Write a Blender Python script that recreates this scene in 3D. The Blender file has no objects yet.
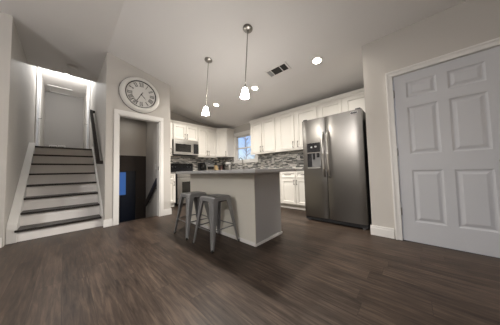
import bpy, bmesh, math, random
from mathutils import Vector, Matrix
random.seed(4)
PI = math.pi
SC = bpy.context.scene
COL = SC.collection

# ------------------------------------------------------------------ camera
YAW, PITCH, ROLL = math.radians(43.05345), math.radians(2.71266), math.radians(-1.44479)
CAMH = 0.893
fwd = Vector((math.cos(YAW)*math.cos(PITCH), math.sin(YAW)*math.cos(PITCH), math.sin(PITCH)))
rgt = Vector((math.sin(YAW), -math.cos(YAW), 0))
up = rgt.cross(fwd)
r2 = rgt*math.cos(ROLL) + up*math.sin(ROLL)
u2 = -rgt*math.sin(ROLL) + up*math.cos(ROLL)
cd = bpy.data.cameras.new('camera')
cam = bpy.data.objects.new('camera', cd); COL.objects.link(cam)
cam.matrix_world = Matrix(((r2.x, u2.x, -fwd.x, 0), (r2.y, u2.y, -fwd.y, 0), (r2.z, u2.z, -fwd.z, CAMH), (0, 0, 0, 1)))
cd.sensor_width = 36; cd.lens = 173.364/500*36
cd.clip_start = 0.02; cd.clip_end = 100
SC.camera = cam

# ------------------------------------------------------------------ world, exposure
w = bpy.data.worlds.new('evening_sky'); SC.world = w; w.use_nodes = True
wn = w.node_tree.nodes; wl = w.node_tree.links
bg = wn['Background']
sky = wn.new('ShaderNodeTexSky'); sky.sky_type = 'NISHITA'
sky.sun_disc = False; sky.sun_elevation = math.radians(22); sky.sun_rotation = math.radians(200)
hs = wn.new('ShaderNodeMixRGB'); hs.blend_type = 'MULTIPLY'; hs.inputs[0].default_value = 1
hs.inputs[2].default_value = (0.95, 0.93, 1.12, 1)
wl.new(sky.outputs[0], hs.inputs[1]); wl.new(hs.outputs[0], bg.inputs[0])
bg.inputs[1].default_value = 0.14
SC.view_settings.view_transform = 'Standard'
SC.view_settings.look = 'None'
SC.view_settings.gamma = 1
SC.view_settings.exposure = 0.08
SC.cycles.use_denoising = True
SC.cycles.denoising_prefilter = 'NONE'
SC.cycles.sample_clamp_indirect = 3
SC.cycles.max_bounces = 8

# lamp powers (W), including those of the added unseen fill lamps
P_CAN = 24; P_PENDANT = 26; P_LIVING_FILL = 10; P_HALL = 85; P_VEST_FILL = 1.0; P_GLOBE_FILL = 115; L_SHADE = 52
C_WARM = (1.0, 0.93, 0.84); C_PEND = (1.0, 0.94, 0.86); C_FILL = (1.0, 0.97, 0.95)

# ------------------------------------------------------------------ materials
def mat(name, col, rough=0.5, metal=0.0, bump=0.0, bscale=60, emit=None, estr=0, trans=0, coat=0, noise=0.0, nscale=3, ior=None, stretch=None):
    m = bpy.data.materials.new(name); m.use_nodes = True
    nt = m.node_tree; b = nt.nodes['Principled BSDF']
    b.inputs['Base Color'].default_value = (*col, 1)
    b.inputs['Roughness'].default_value = rough; b.inputs['Metallic'].default_value = metal
    if trans: b.inputs['Transmission Weight'].default_value = trans
    if ior: b.inputs['IOR'].default_value = ior
    if coat: b.inputs['Coat Weight'].default_value = coat
    if emit: b.inputs['Emission Color'].default_value = (*emit, 1); b.inputs['Emission Strength'].default_value = estr
    tc = nt.nodes.new('ShaderNodeTexCoord')
    src = tc.outputs['Object']
    if stretch:
        mp = nt.nodes.new('ShaderNodeMapping'); mp.inputs['Scale'].default_value = stretch
        nt.links.new(src, mp.inputs[0]); src = mp.outputs[0]
    if noise:
        n = nt.nodes.new('ShaderNodeTexNoise'); n.inputs['Scale'].default_value = nscale; n.inputs['Detail'].default_value = 4
        r = nt.nodes.new('ShaderNodeMixRGB'); r.blend_type = 'MIX'
        r.inputs[1].default_value = (*[c*(1-noise) for c in col], 1); r.inputs[2].default_value = (*[min(1, c*(1+noise)) for c in col], 1)
        nt.links.new(src, n.inputs['Vector']); nt.links.new(n.outputs['Fac'], r.inputs[0]); nt.links.new(r.outputs[0], b.inputs['Base Color'])
    if bump:
        n = nt.nodes.new('ShaderNodeTexNoise'); n.inputs['Scale'].default_value = bscale; n.inputs['Detail'].default_value = 3
        bp = nt.nodes.new('ShaderNodeBump'); bp.inputs['Strength'].default_value = bump; bp.inputs['Distance'].default_value = 0.01
        nt.links.new(src, n.inputs['Vector']); nt.links.new(n.outputs['Fac'], bp.inputs['Height']); nt.links.new(bp.outputs[0], b.inputs['Normal'])
    return m

M = {}
M['wall'] = mat('greige_wall_paint', (0.49, 0.468, 0.438), 0.75)
M['ceiling'] = mat('ceiling_paint', (0.76, 0.74, 0.725), 0.85)
M['trim'] = mat('white_trim_paint', (0.72, 0.71, 0.69), 0.4)
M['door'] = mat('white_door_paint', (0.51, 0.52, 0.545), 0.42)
M['cab'] = mat('cabinet_white_paint', (0.74, 0.72, 0.675), 0.38)
M['cabline'] = mat('cabinet_interior', (0.5, 0.47, 0.42), 0.6)
M['steel'] = mat('brushed_stainless', (0.20, 0.19, 0.177), 0.2, 1.0, bump=0.05, bscale=1.0, stretch=(.6, .6, 7.0))
M['steel2'] = mat('plain_stainless', (0.55, 0.54, 0.52), 0.3, 1.0)
M['nickel'] = mat('brushed_nickel', (0.34, 0.325, 0.30), 0.32, 1.0)
M['black'] = mat('black_gloss', (0.012, 0.012, 0.014), 0.18)
M['blackm'] = mat('black_matte', (0.02, 0.02, 0.022), 0.55)
M['glassblack'] = mat('dark_oven_glass', (0.012, 0.011, 0.01), 0.15)
M['darkwood'] = mat('dark_espresso_wood', (0.018, 0.014, 0.012), 0.45, noise=0.3, nscale=12)
M['gun'] = mat('gunmetal_paint', (0.23, 0.232, 0.235), 0.40, 0.45, noise=0.12, nscale=14)
M['rubber'] = mat('black_rubber', (0.015, 0.015, 0.015), 0.7)
M['riser'] = mat('riser_paint', (0.76, 0.735, 0.71), 0.5, noise=0.07, nscale=5)
M['counter'] = mat('pale_grey_worktop', (0.44, 0.44, 0.44), 0.3, noise=0.12, nscale=40)
M['counter2'] = mat('grey_granite_worktop', (0.16, 0.155, 0.15), 0.25, noise=0.35, nscale=90)
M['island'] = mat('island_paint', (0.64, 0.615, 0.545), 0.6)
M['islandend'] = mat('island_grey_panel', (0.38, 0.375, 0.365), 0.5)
M['shade'] = mat('frosted_shade_glass', (0.9, 0.88, 0.84), 0.4, emit=(1.0, 0.95, 0.88), estr=L_SHADE)
M['bulb'] = mat('bulb_glass', (0.9, 0.9, 0.9), 0.3, emit=(1.0, 0.9, 0.75), estr=25)
M['lens'] = mat('recessed_lamp_lens', (0.9, 0.9, 0.9), 0.4, emit=(1.0, 0.90, 0.72), estr=30)
M['halllens'] = mat('hall_lamp_glass', (0.9, 0.9, 0.9), 0.4, emit=(1.0, 0.97, 0.92), estr=8)
M['clockface'] = mat('clock_face_paper', (0.60, 0.59, 0.57), 0.6)
M['clockrim'] = mat('clock_white_frame', (0.64, 0.63, 0.60), 0.4)
M['ink'] = mat('clock_black_ink', (0.02, 0.02, 0.02), 0.6)
M['carpet'] = mat('hall_carpet', (0.3, 0.28, 0.26), 0.95, bump=0.4, bscale=200)
M['plastic'] = mat('white_plastic', (0.68, 0.67, 0.65), 0.4)
M['glass'] = mat('window_glass', (1, 1, 1), 0.02, trans=1, ior=1.05)
M['block'] = mat('light_knife_wood', (0.55, 0.40, 0.22), 0.5, noise=0.15, nscale=20)
M['brown'] = mat('dark_brown_glass', (0.06, 0.025, 0.02), 0.3)
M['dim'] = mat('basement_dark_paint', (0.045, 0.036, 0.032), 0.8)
M['louver'] = mat('vent_louver_dark', (0.035, 0.033, 0.03), 0.6)
M['grille'] = mat('grille_grey', (0.32, 0.32, 0.32), 0.5)
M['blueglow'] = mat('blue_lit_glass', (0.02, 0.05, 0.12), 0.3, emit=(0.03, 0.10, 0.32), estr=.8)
M['dispgrey'] = mat('dispenser_grey_plastic', (0.13, 0.13, 0.13), 0.4)
M['handle'] = mat('cabinet_handle_metal', (0.16, 0.15, 0.14), 0.4, 1.0)
M['navy'] = mat('night_glass', (0.006, 0.010, 0.022), 0.3)
M['brass'] = mat('aged_hinge_metal', (0.33, 0.32, 0.30), 0.35, 1.0)
M['sheer'] = mat('frosty_branches', (0.80, 0.84, 0.90), 0.9)
M['leaf'] = mat('evergreen_foliage', (0.05, 0.08, 0.06), 0.9)

_n = M['steel'].node_tree; _b = _n.nodes['Principled BSDF']
_b.inputs['Anisotropic'].default_value = 0.0; _b.inputs['Roughness'].default_value = 0.28
_t = _n.nodes.new('ShaderNodeCombineXYZ'); _t.inputs[1].default_value = 1.0
_n.links.new(_t.outputs[0], _b.inputs['Tangent'])

def N(nt, t, **kw):
    n = nt.nodes.new(t)
    for k, v in kw.items(): setattr(n, k, v)
    return n
def mth(nt, op, a, b=None, c=None):
    n = nt.nodes.new('ShaderNodeMath'); n.operation = op
    for i, v in enumerate((a, b, c)):
        if v is None: continue
        if isinstance(v, (int, float)): n.inputs[i].default_value = v
        else: nt.links.new(v, n.inputs[i])
    return n.outputs[0]

def floor_mat():
    m = bpy.data.materials.new('dark_plank_floor'); m.use_nodes = True
    nt = m.node_tree; b = nt.nodes['Principled BSDF']; L = nt.links
    tc = N(nt, 'ShaderNodeTexCoord'); s = N(nt, 'ShaderNodeSeparateXYZ'); L.new(tc.outputs['Object'], s.inputs[0])
    u = mth(nt, 'DIVIDE', s.outputs[0], 0.152); row = mth(nt, 'FLOOR', u)
    wn_ = N(nt, 'ShaderNodeTexWhiteNoise', noise_dimensions='1D'); L.new(row, wn_.inputs['W'])
    v = mth(nt, 'ADD', mth(nt, 'DIVIDE', s.outputs[1], 1.22), mth(nt, 'MULTIPLY', wn_.outputs[0], 7.3)); colm = mth(nt, 'FLOOR', v)
    cb = N(nt, 'ShaderNodeCombineXYZ'); L.new(row, cb.inputs[0]); L.new(colm, cb.inputs[1])
    pn = N(nt, 'ShaderNodeTexWhiteNoise', noise_dimensions='2D'); L.new(cb.outputs[0], pn.inputs['Vector'])
    # stretched grain shifted per plank
    mp = N(nt, 'ShaderNodeCombineXYZ')
    L.new(mth(nt, 'ADD', mth(nt, 'MULTIPLY', s.outputs[0], 40), mth(nt, 'MULTIPLY', pn.outputs[0], 50)), mp.inputs[0])
    L.new(mth(nt, 'MULTIPLY', s.outputs[1], 3.2), mp.inputs[1])
    g = N(nt, 'ShaderNodeTexNoise'); g.inputs['Scale'].default_value = 1.0; g.inputs['Detail'].default_value = 7; g.inputs['Roughness'].default_value = 0.62; g.inputs['Distortion'].default_value = 0.4
    L.new(mp.outputs[0], g.inputs['Vector'])
    mp2 = N(nt, 'ShaderNodeCombineXYZ')
    L.new(mth(nt, 'ADD', mth(nt, 'MULTIPLY', s.outputs[0], 7), mth(nt, 'MULTIPLY', pn.outputs[0], 30)), mp2.inputs[0])
    L.new(mth(nt, 'MULTIPLY', s.outputs[1], 1.5), mp2.inputs[1])
    g2 = N(nt, 'ShaderNodeTexNoise'); g2.inputs['Scale'].default_value = 1.0; g2.inputs['Detail'].default_value = 4; L.new(mp2.outputs[0], g2.inputs['Vector'])
    t = mth(nt, 'ADD', mth(nt, 'MULTIPLY', g.outputs['Fac'], 0.95), mth(nt, 'MULTIPLY', mth(nt, 'SUBTRACT', pn.outputs[0], 0.5), 0.10))
    t = mth(nt, 'ADD', t, mth(nt, 'MULTIPLY', mth(nt, 'SUBTRACT', g2.outputs['Fac'], 0.5), 0.3))
    cr = N(nt, 'ShaderNodeValToRGB'); L.new(t, cr.inputs[0])
    e = cr.color_ramp.elements
    e[0].position = 0.25; e[0].color = (0.013, 0.0092, 0.0068, 1)
    e[1].position = 0.8; e[1].color = (0.112, 0.080, 0.060, 1)
    k = e.new(0.48); k.color = (0.045, 0.032, 0.0245, 1)
    # seams
    fu = mth(nt, 'FRACT', u); fv = mth(nt, 'FRACT', v)
    su = mth(nt, 'LESS_THAN', fu, 0.02); sv = mth(nt, 'LESS_THAN', fv, 0.0028)
    seam = mth(nt, 'MAXIMUM', su, sv)
    mx = N(nt, 'ShaderNodeMixRGB'); mx.inputs[2].default_value = (0.022, 0.017, 0.014, 1)
    L.new(mth(nt, 'MULTIPLY', seam, 0.75), mx.inputs[0]); L.new(cr.outputs[0], mx.inputs[1]); L.new(mx.outputs[0], b.inputs['Base Color'])
    rr = mth(nt, 'ADD', mth(nt, 'MULTIPLY', g.outputs['Fac'], 0.22), 0.30); L.new(rr, b.inputs['Roughness'])
    bp = N(nt, 'ShaderNodeBump'); bp.inputs['Strength'].default_value = 0.08; bp.inputs['Distance'].default_value = 0.004
    b.inputs['Specular IOR Level'].default_value = 0.13
    L.new(mth(nt, 'SUBTRACT', g.outputs['Fac'], seam), bp.inputs['Height']); L.new(bp.outputs[0], b.inputs['Normal'])
    return m
M['floor'] = floor_mat()

def mosaic_mat(name, axis):
    m = bpy.data.materials.new(name); m.use_nodes = True
    nt = m.node_tree; b = nt.nodes['Principled BSDF']; L = nt.links
    tc = N(nt, 'ShaderNodeTexCoord'); s = N(nt, 'ShaderNodeSeparateXYZ'); L.new(tc.outputs['Object'], s.inputs[0])
    r = mth(nt, 'DIVIDE', s.outputs[2], 0.025); row = mth(nt, 'FLOOR', r)
    wn_ = N(nt, 'ShaderNodeTexWhiteNoise', noise_dimensions='1D'); L.new(row, wn_.inputs['W'])
    c = mth(nt, 'ADD', mth(nt, 'DIVIDE', s.outputs[axis], 0.10), mth(nt, 'MULTIPLY', wn_.outputs[0], 9.1)); cc = mth(nt, 'FLOOR', c)
    cb = N(nt, 'ShaderNodeCombineXYZ'); L.new(row, cb.inputs[0]); L.new(cc, cb.inputs[1])
    pn = N(nt, 'ShaderNodeTexWhiteNoise', noise_dimensions='2D'); L.new(cb.outputs[0], pn.inputs['Vector'])
    cr = N(nt, 'ShaderNodeValToRGB'); cr.color_ramp.interpolation = 'CONSTANT'; L.new(pn.outputs[0], cr.inputs[0])
    e = cr.color_ramp.elements; e[0].color = (0.07, 0.072, 0.072, 1); e[1].position = 0.17; e[1].color = (0.22, 0.22, 0.21, 1)
    for p, q in ((0.45, (0.52, 0.50, 0.46, 1)), (0.66, (0.30, 0.30, 0.29, 1)), (0.83, (0.72, 0.70, 0.66, 1))):
        k = e.new(p); k.color = q
    gr = mth(nt, 'MAXIMUM', mth(nt, 'LESS_THAN', mth(nt, 'FRACT', r), 0.1), mth(nt, 'LESS_THAN', mth(nt, 'FRACT', c), 0.025))
    mx = N(nt, 'ShaderNodeMixRGB'); mx.inputs[2].default_value = (0.36, 0.35, 0.33, 1); L.new(gr, mx.inputs[0]); L.new(cr.outputs[0], mx.inputs[1])
    L.new(mx.outputs[0], b.inputs['Base Color']); b.inputs['Roughness'].default_value = 0.22
    return m
M['mosaic_x'] = mosaic_mat('mosaic_tiles_back', 0)
M['mosaic_y'] = mosaic_mat('mosaic_tiles_window_wall', 1)

# ------------------------------------------------------------------ helpers
def link(name, bm, m, parent=None, smooth=False):
    me = bpy.data.meshes.new(name); bmesh.ops.recalc_face_normals(bm, faces=bm.faces[:]); bm.to_mesh(me); bm.free()
    ms = m if isinstance(m, (list, tuple)) else [m]
    for q in ms: me.materials.append(q)
    if smooth:
        for p in me.polygons: p.use_smooth = True
        try: me.set_sharp_from_angle(angle=math.radians(40))
        except Exception: pass
    o = bpy.data.objects.new(name, me); COL.objects.link(o)
    if parent: o.parent = parent
    return o
def B(*boxes, bev=0.0, bm=None):
    """boxes as (x0,x1,y0,y1,z0,z1)"""
    bm = bm or bmesh.new()
    for x0, x1, y0, y1, z0, z1 in boxes:
        r = bmesh.ops.create_cube(bm, size=1)
        for v in r['verts']:
            v.co = Vector(((x0+x1)/2+v.co.x*(x1-x0), (y0+y1)/2+v.co.y*(y1-y0), (z0+z1)/2+v.co.z*(z1-z0)))
        if bev:
            es = list({e for v in r['verts'] for e in v.link_edges})
            bmesh.ops.bevel(bm, geom=es, offset=bev, segments=2, affect='EDGES')
    return bm
def tube(pts, rad, seg=10, bm=None, cap=True):
    bm = bm or bmesh.new(); pts = [Vector(p) for p in pts]; rings = []
    for i, p in enumerate(pts):
        d = (pts[min(i+1, len(pts)-1)]-pts[max(i-1, 0)]).normalized()
        a = d.cross(Vector((0, 0, 1)));
        if a.length < 1e-3: a = d.cross(Vector((1, 0, 0)))
        a.normalize(); c = d.cross(a)
        r = rad[i] if isinstance(rad, (list, tuple)) else rad
        rings.append([bm.verts.new(p+a*r*math.cos(2*PI*k/seg)+c*r*math.sin(2*PI*k/seg)) for k in range(seg)])
    for i in range(len(rings)-1):
        for k in range(seg):
            bm.faces.new((rings[i][k], rings[i][(k+1) % seg], rings[i+1][(k+1) % seg], rings[i+1][k]))
    if cap: bm.faces.new(rings[0]); bm.faces.new(rings[-1])
    return bm
def lathe(prof, seg=32, bm=None, mtx=None, cap=True):
    bm = bm or bmesh.new(); rings = []
    for r, z in prof:
        ring = []
        for k in range(seg):
            v = Vector((r*math.cos(2*PI*k/seg), r*math.sin(2*PI*k/seg), z))
            ring.append(bm.verts.new(mtx @ v if mtx else v))
        rings.append(ring)
    for i in range(len(rings)-1):
        for k in range(seg):
            bm.faces.new((rings[i][k], rings[i][(k+1) % seg], rings[i+1][(k+1) % seg], rings[i+1][k]))
    if cap:
        for r in (rings[0], rings[-1]): bm.faces.new(r)
    return bm
def prism(poly, axis, a, b, bm=None):
    """extrude a 2D polygon along axis 0/1/2 from a to b"""
    bm = bm or bmesh.new()
    def mk(p, t):
        c = [0, 0, 0]; o = [i for i in range(3) if i != axis]; c[axis] = t; c[o[0]] = p[0]; c[o[1]] = p[1]; return bm.verts.new(c)
    A = [mk(p, a) for p in poly]; Bv = [mk(p, b) for p in poly]; n = len(poly)
    bm.faces.new(A); bm.faces.new(Bv[::-1])
    for i in range(n): bm.faces.new((A[i], A[(i+1) % n], Bv[(i+1) % n], Bv[i]))
    return bm
def frustum(x0, x1, z0, z1, ya, yb, ins, bm):
    """raised field on a front facing -y: base at ya, top at yb (smaller y), inset ins"""
    lo = [bm.verts.new((x, ya, z)) for x, z in ((x0, z0), (x1, z0), (x1, z1), (x0, z1))]
    hi = [bm.verts.new((x, yb, z)) for x, z in ((x0+ins, z0+ins), (x1-ins, z0+ins), (x1-ins, z1-ins), (x0+ins, z1-ins))]
    bm.faces.new(hi); bm.faces.new(lo[::-1])
    for i in range(4): bm.faces.new((lo[i], lo[(i+1) % 4], hi[(i+1) % 4], hi[i]))
    return bm
def struct(name, bm, m, parent=None, smooth=False):
    o = link(name, bm, m, parent, smooth)
    if not parent: o['kind'] = 'structure'
    return o
def tag(o, label, cat, group=None):
    o['label'] = label; o['category'] = cat
    if group: o['group'] = group
    return o
def thing(name, label, cat, loc=(0, 0, 0), rz=0, group=None):
    o = bpy.data.objects.new(name, None); COL.objects.link(o); o.empty_display_size = 0.1
    o.location = loc; o.rotation_euler = (0, 0, rz)
    return tag(o, label, cat, group)
def copy_tree(o, parent=None):
    c = o.copy(); COL.objects.link(c); c.parent = parent
    for ch in list(o.children): copy_tree(ch, c)
    return c
def sroot(name):
    o = bpy.data.objects.new(name, None); COL.objects.link(o); o['kind'] = 'structure'; return o
def area(name, loc, size, power, col, parent=None, spread=160, rot=(0, 0, 0)):
    l = bpy.data.lights.new(name, 'AREA'); l.shape = 'DISK'; l.size = size; l.energy = power; l.color = col; l.spread = math.radians(spread)
    o = bpy.data.objects.new(name, l); COL.objects.link(o); o.location = loc; o.rotation_euler = rot
    if parent: o.parent = parent
    return o

def point(name, loc, rad, power, col, parent=None):
    l = bpy.data.lights.new(name, 'POINT'); l.shadow_soft_size = rad; l.energy = power; l.color = col
    o = bpy.data.objects.new(name, l); COL.objects.link(o); o.location = loc
    if parent: o.parent = parent
    return o

# ------------------------------------------------------------------ ceiling heights
CX = [(-3.6, 3.07), (0.48, 3.07), (1.62, 2.825), (2.83, 2.607), (4.25, 2.43)]
def ceil_z(x):
    for (a, za), (b, zb) in zip(CX, CX[1:]):
        if x <= b: return za+(zb-za)*(x-a)/(b-a)
    return CX[-1][1]
def ceil_tilt(x): return math.atan((ceil_z(x+.01)-ceil_z(x-.01))/.02)
YC = 3.856       # face of the wall with the clock
YK = 5.18        # kitchen back wall
XK = 4.10        # kitchen window wall
XD = 2.832       # wall with the panel door

# ------------------------------------------------------------------ STRUCTURE
fl = B((-3.6, 4.25, -4.1, YC+.12, -.1, 0)); B((1.5, 4.25, YC+.12, 5.3, -.1, 0), bm=fl)
struct('floor', fl, M['floor'])
cb = bmesh.new()
def cstrip(x0, x1, y0, y1):
    za, zb = ceil_z(x0), ceil_z(x1)
    prism([(x0, za), (x1, zb), (x1, zb+.12), (x0, za+.12)], 1, y0, y1, cb)
cstrip(-3.6, -.52, -4.1, YC+.1); cstrip(-.52, .48, -4.1, 5.35); cstrip(.48, 1.62, -4.1, YC+.1)
cstrip(1.62, 2.83, -4.1, 5.3); cstrip(2.83, 4.25, .3, 5.3)
struct('ceiling', cb, M['ceiling'])

# wall with the clock and the doorway to the lower stairs
OX0, OX1, OZ = .655, 1.362, 1.985
struct('wall_back', B((.597, OX0, YC, YC+.12, 0, 3.15), (OX1, 1.58, YC, YC+.12, 0, 3.15), (OX0, OX1, YC, YC+.12, OZ, 3.15)), M['wall'])
struct('wall_stair_right', B((.477, .597, YC, 6.72, -1.9, 4.05)), M['wall'])
struct('wall_back_left', B((-3.6, -.52, YC, YC+.12, 0, 3.15)), M['wall'])
struct('wall_stair_left', B((-.64, -.52, YC+.12, 6.75, 0, 4.05), (-.64, -.52, 7.55, 9.5, 1.5, 4.05), (-.64, -.52, 6.75, 7.55, 3.60, 4.05)), M['wall'])
struct('wall_left', B((-3.6, -3.5, -4, YC, 0, 3.15)), M['wall'])
struct('wall_right', B((XD, XD+.12, .13, .436, 0, 2.8), (XD, XD+.12, -.70, .13, 2.035, 2.8), (XD, XD+.12, -4, -.70, 0, 2.8), (XD+.12, XK+.1, .32, .436, 0, 2.7)), M['wall'])
struct('wall_back_kitchen', B((1.58, XK+.12, YK, YK+.12, 0, 2.95)), M['wall'])
struct('wall_left_kitchen', B((1.42, 1.58, YC+.12, 6.5, -1.9, 2.95)), M['wall'])
WY0, WY1, WZ0, WZ1 = 3.58, 4.51, 1.21, 2.12
struct('wall_right_kitchen', B((XK, XK+.12, .3, WY0, 0, 2.7), (XK, XK+.12, WY1, YK, 0, 2.7), (XK, XK+.12, WY0, WY1, 0, WZ0), (XK, XK+.12, WY0, WY1, WZ1, 2.7)), M['wall'])
# front wall behind the viewer with a wide window opening
struct('wall_front', B((-3.6, -1.6, -4.1, -4, 0, 3.15), (1.2, 2.95, -4.1, -4, 0, 3.15), (-1.6, 1.2, -4.1, -4, 0, .8), (-1.6, 1.2, -4.1, -4, 2.1, 3.15)), M['wall'])
wf = struct('window_2', B((-1.6, -1.54, -4.08, -4.02, .8, 2.1), (1.14, 1.2, -4.08, -4.02, .8, 2.1), (-1.54, 1.14, -4.08, -4.02, .8, .86), (-1.54, 1.14, -4.08, -4.02, 2.04, 2.1), (-.23, -.17, -4.08, -4.02, .86, 2.04)), M['trim'])
link('pane', B((-1.54, -.23, -4.055, -4.045, .86, 2.04), (-.17, 1.14, -4.055, -4.045, .86, 2.04)), M['glass'], wf)
# header where the living room ceiling ends over the stairs, and upper hall
struct('wall_header', B((-.52, .477, 5.35, 5.47, 3.19, 4.0)), M['wall'])
struct('ceiling_hall', B((-.52, .597, 5.47, 9.5, 3.92, 4.02)), M['ceiling'])
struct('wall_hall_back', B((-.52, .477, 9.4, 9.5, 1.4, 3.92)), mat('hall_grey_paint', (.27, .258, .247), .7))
struct('wall_hall_right', B((.477, .597, 7.56, 9.5, 1.4, 4.05), (.477, .597, 6.72, 7.56, 3.57, 4.05)), M['wall'])
struct('floor_hall', B((-.52, .477, 5.76, 9.4, 1.40, 1.515)), M['carpet'])
# lower stairwell
struct('ceiling_lower_stairs', B((.597, 1.42, YC+.12, 5.0, 2.28, 2.36)), M['wall'])
struct('wall_lower_header', B((.597, 1.42, 4.97, 5.07, 1.33, 2.28)), M['wall'])
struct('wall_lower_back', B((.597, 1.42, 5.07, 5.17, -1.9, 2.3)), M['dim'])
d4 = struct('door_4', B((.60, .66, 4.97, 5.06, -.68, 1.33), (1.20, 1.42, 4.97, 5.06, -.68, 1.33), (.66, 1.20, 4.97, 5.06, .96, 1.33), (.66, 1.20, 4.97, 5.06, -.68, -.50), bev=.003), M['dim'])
link('glass', B((.66, 1.20, 5.01, 5.02, -.50, .96)), M['navy'], d4)
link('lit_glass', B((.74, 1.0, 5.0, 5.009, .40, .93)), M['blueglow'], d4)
link('door_handle', tube([(1.25, 4.97, .30), (1.25, 4.92, .30), (1.33, 4.915, .30)], .01), M['blackm'], d4)
struct('floor_lower', B((.597, 1.42, 4.55, 5.07, -.8, -.68)), M['carpet'])

# baseboards
def baseboard(name, x0, x1, y0, y1, face, ends=(0, 0), h=.125):
    # two-step profile, thickness .014 against a wall
    bm = B((x0, x1, y0, y1, 0, h-.03), bev=.001)
    t = .005
    if face == 'y-': B((x0, x1, y0+t, y1, h-.03, h), bev=.002, bm=bm)
    elif face == 'x-': B((x0+t, x1, y0, y1, h-.03, h), bev=.002, bm=bm)
    elif face == 'x+': B((x0, x1-t, y0, y1, h-.03, h), bev=.002, bm=bm)
    else: B((x0, x1, y0, y1-t, h-.03, h), bev=.002, bm=bm)
    return struct(name, bm, M['trim'])
T = .016
baseboard('baseboard_back', .477-T, .583, YC-T, YC, 'y-')
baseboard('baseboard_back_2', 1.428, 1.58+T, YC-T, YC, 'y-')
baseboard('baseboard_back_end', 1.58, 1.58+T, YC, 4.57, 'x+')
baseboard('baseboard_right', XD-T, XD, .205, .436+T, 'x-')
baseboard('baseboard_right_2', XD-T, XD, -4, -.775, 'x-')
baseboard('baseboard_back_left', -3.5, -.53, YC-T, YC, 'y-')
baseboard('baseboard_left', -3.5, -3.5+T, -4, YC, 'x+')
baseboard('baseboard_front', -3.5, XD, -4, -4+T, 'y+')

# doorway casing around the lower stairs
def casing_y(name, x0, x1, z1, y, wdt=.068, z0=0, th=.02):
    bm = bmesh.new()
    for a, b in ((x0-wdt, x0), (x1, x1+wdt)):
        B((a, b, y-th, y, z0, z1), bev=.004, bm=bm)
    B((x0-wdt, x1+wdt, y-th, y, z1, z1+wdt+.012), bev=.004, bm=bm)
    # jamb lining
    B((x0-.001, x0+.018, y-.004, y+.125, z0, z1), (x1-.018, x1+.001, y-.004, y+.125, z0, z1), (x0, x1, y-.004, y+.125, z1-.018, z1), bm=bm)
    return struct(name, bm, M['trim'])
c1 = casing_y('trim_1', OX0, OX1, OZ, YC)
for z in (1.80, 1.02, .30):
    link('hinge', B((OX0+.016, OX0+.024, YC+.02, YC+.075, z-.045, z+.045), bev=.002), M['blackm'], c1)
link('strike_plate', B((OX1-.021, OX1-.0175, YC+.02, YC+.05, .95, 1.03)), M['blackm'], c1)

# panel door and casing (wall_right)
bm = bmesh.new()
DY0, DY1, DZ = -.695, .125, 2.03
for a, b in ((DY1+.004, DY1+.07), (DY0-.07, DY0-.004)):
    B((XD-.02, XD, a, b, 0, DZ+.006), bev=.004, bm=bm); 
    B((XD-.028, XD-.018, (a if a > 0 else a)+(.045 if a > 0 else 0), (b if a > 0 else b-.045), 0, DZ+.05 if a > 0 else DZ+.05), bev=.003, bm=bm)
B((XD-.02, XD, DY0-.07, DY1+.07, DZ+.006, DZ+.072), bev=.004, bm=bm)
B((XD-.028, XD-.018, DY0-.07, DY1+.07, DZ+.05, DZ+.074), bev=.003, bm=bm)
B((XD-.002, XD+.125, DY1+.002, DY1+.02, 0, DZ+.02), (XD-.002, XD+.125, DY0-.02, DY0-.002, 0, DZ+.02), (XD-.002, XD+.125, DY0-.02, DY1+.02, DZ+.003, DZ+.02), bm=bm)
struct('trim_2', bm, M['trim'])
def panel_door(name, w, h, cols, rows, m, t=.035):
    """door in local x (0..w), faces -y, front at y=0"""
    bm = B((0, w, .009, t, 0, h))
    xs = sorted({0, w} | {c for p in cols for c in p}); zs = sorted({0, h} | {c for p in rows for c in p})
    holes = [(a, b, c, d) for a, b in cols for c, d in rows]
    for i in range(len(xs)-1):
        for j in range(len(zs)-1):
            x0, x1, z0, z1 = xs[i], xs[i+1], zs[j], zs[j+1]
            if any(abs(a-x0) < 1e-6 and abs(c-z0) < 1e-6 for a, b, c, d in holes): continue
            B((x0, x1, 0, .010, z0, z1), bm=bm)
    for a, b, c, d in holes:
        # sloped moulding round the recess
        i = .016
        lo = [(a, c), (b, c), (b, d), (a, d)]; hi = [(a+i, c+i), (b-i, c+i), (b-i, d-i), (a+i, d-i)]
        V0 = [bm.verts.new((x, .0005, z)) for x, z in lo]; V1 = [bm.verts.new((x, .0088, z)) for x, z in hi]
        for k in range(4): bm.faces.new((V0[k], V0[(k+1) % 4], V1[(k+1) % 4], V1[k]))
        frustum(a+.026, b-.026, c+.026, d-.026, .0092, .001, .026, bm)
    return link(name, bm, m)
cols = [(.113, .367), (.455, .705)]
rows = [(.235, .845), (1.035, 1.61), (1.72, 1.915)]
d1 = panel_door('door_1', .814, 2.02, [(.113, .367), (.447, .701)], rows, M['door'])
d1['kind'] = 'structure'
d1.location = (XD-.002, DY1-.003, .008); d1.rotation_euler = (0, 0, -PI/2)
for z in (.345, 1.07, 1.80):
    h_ = link('hinge', tube([(-.002, -.008, z-.045), (-.002, -.008, z+.045)], .007), M['brass'], d1)
kn = link('door_knob', lathe([(.012, 0), (.012, -.03), (.026, -.035), (.03, -.05), (.022, -.065), (.005, -.068)], 20, mtx=Matrix.Translation((.75, 0, .92)) @ Matrix.Rotation(-PI/2, 4, 'X')), M['nickel'], d1, True)

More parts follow.
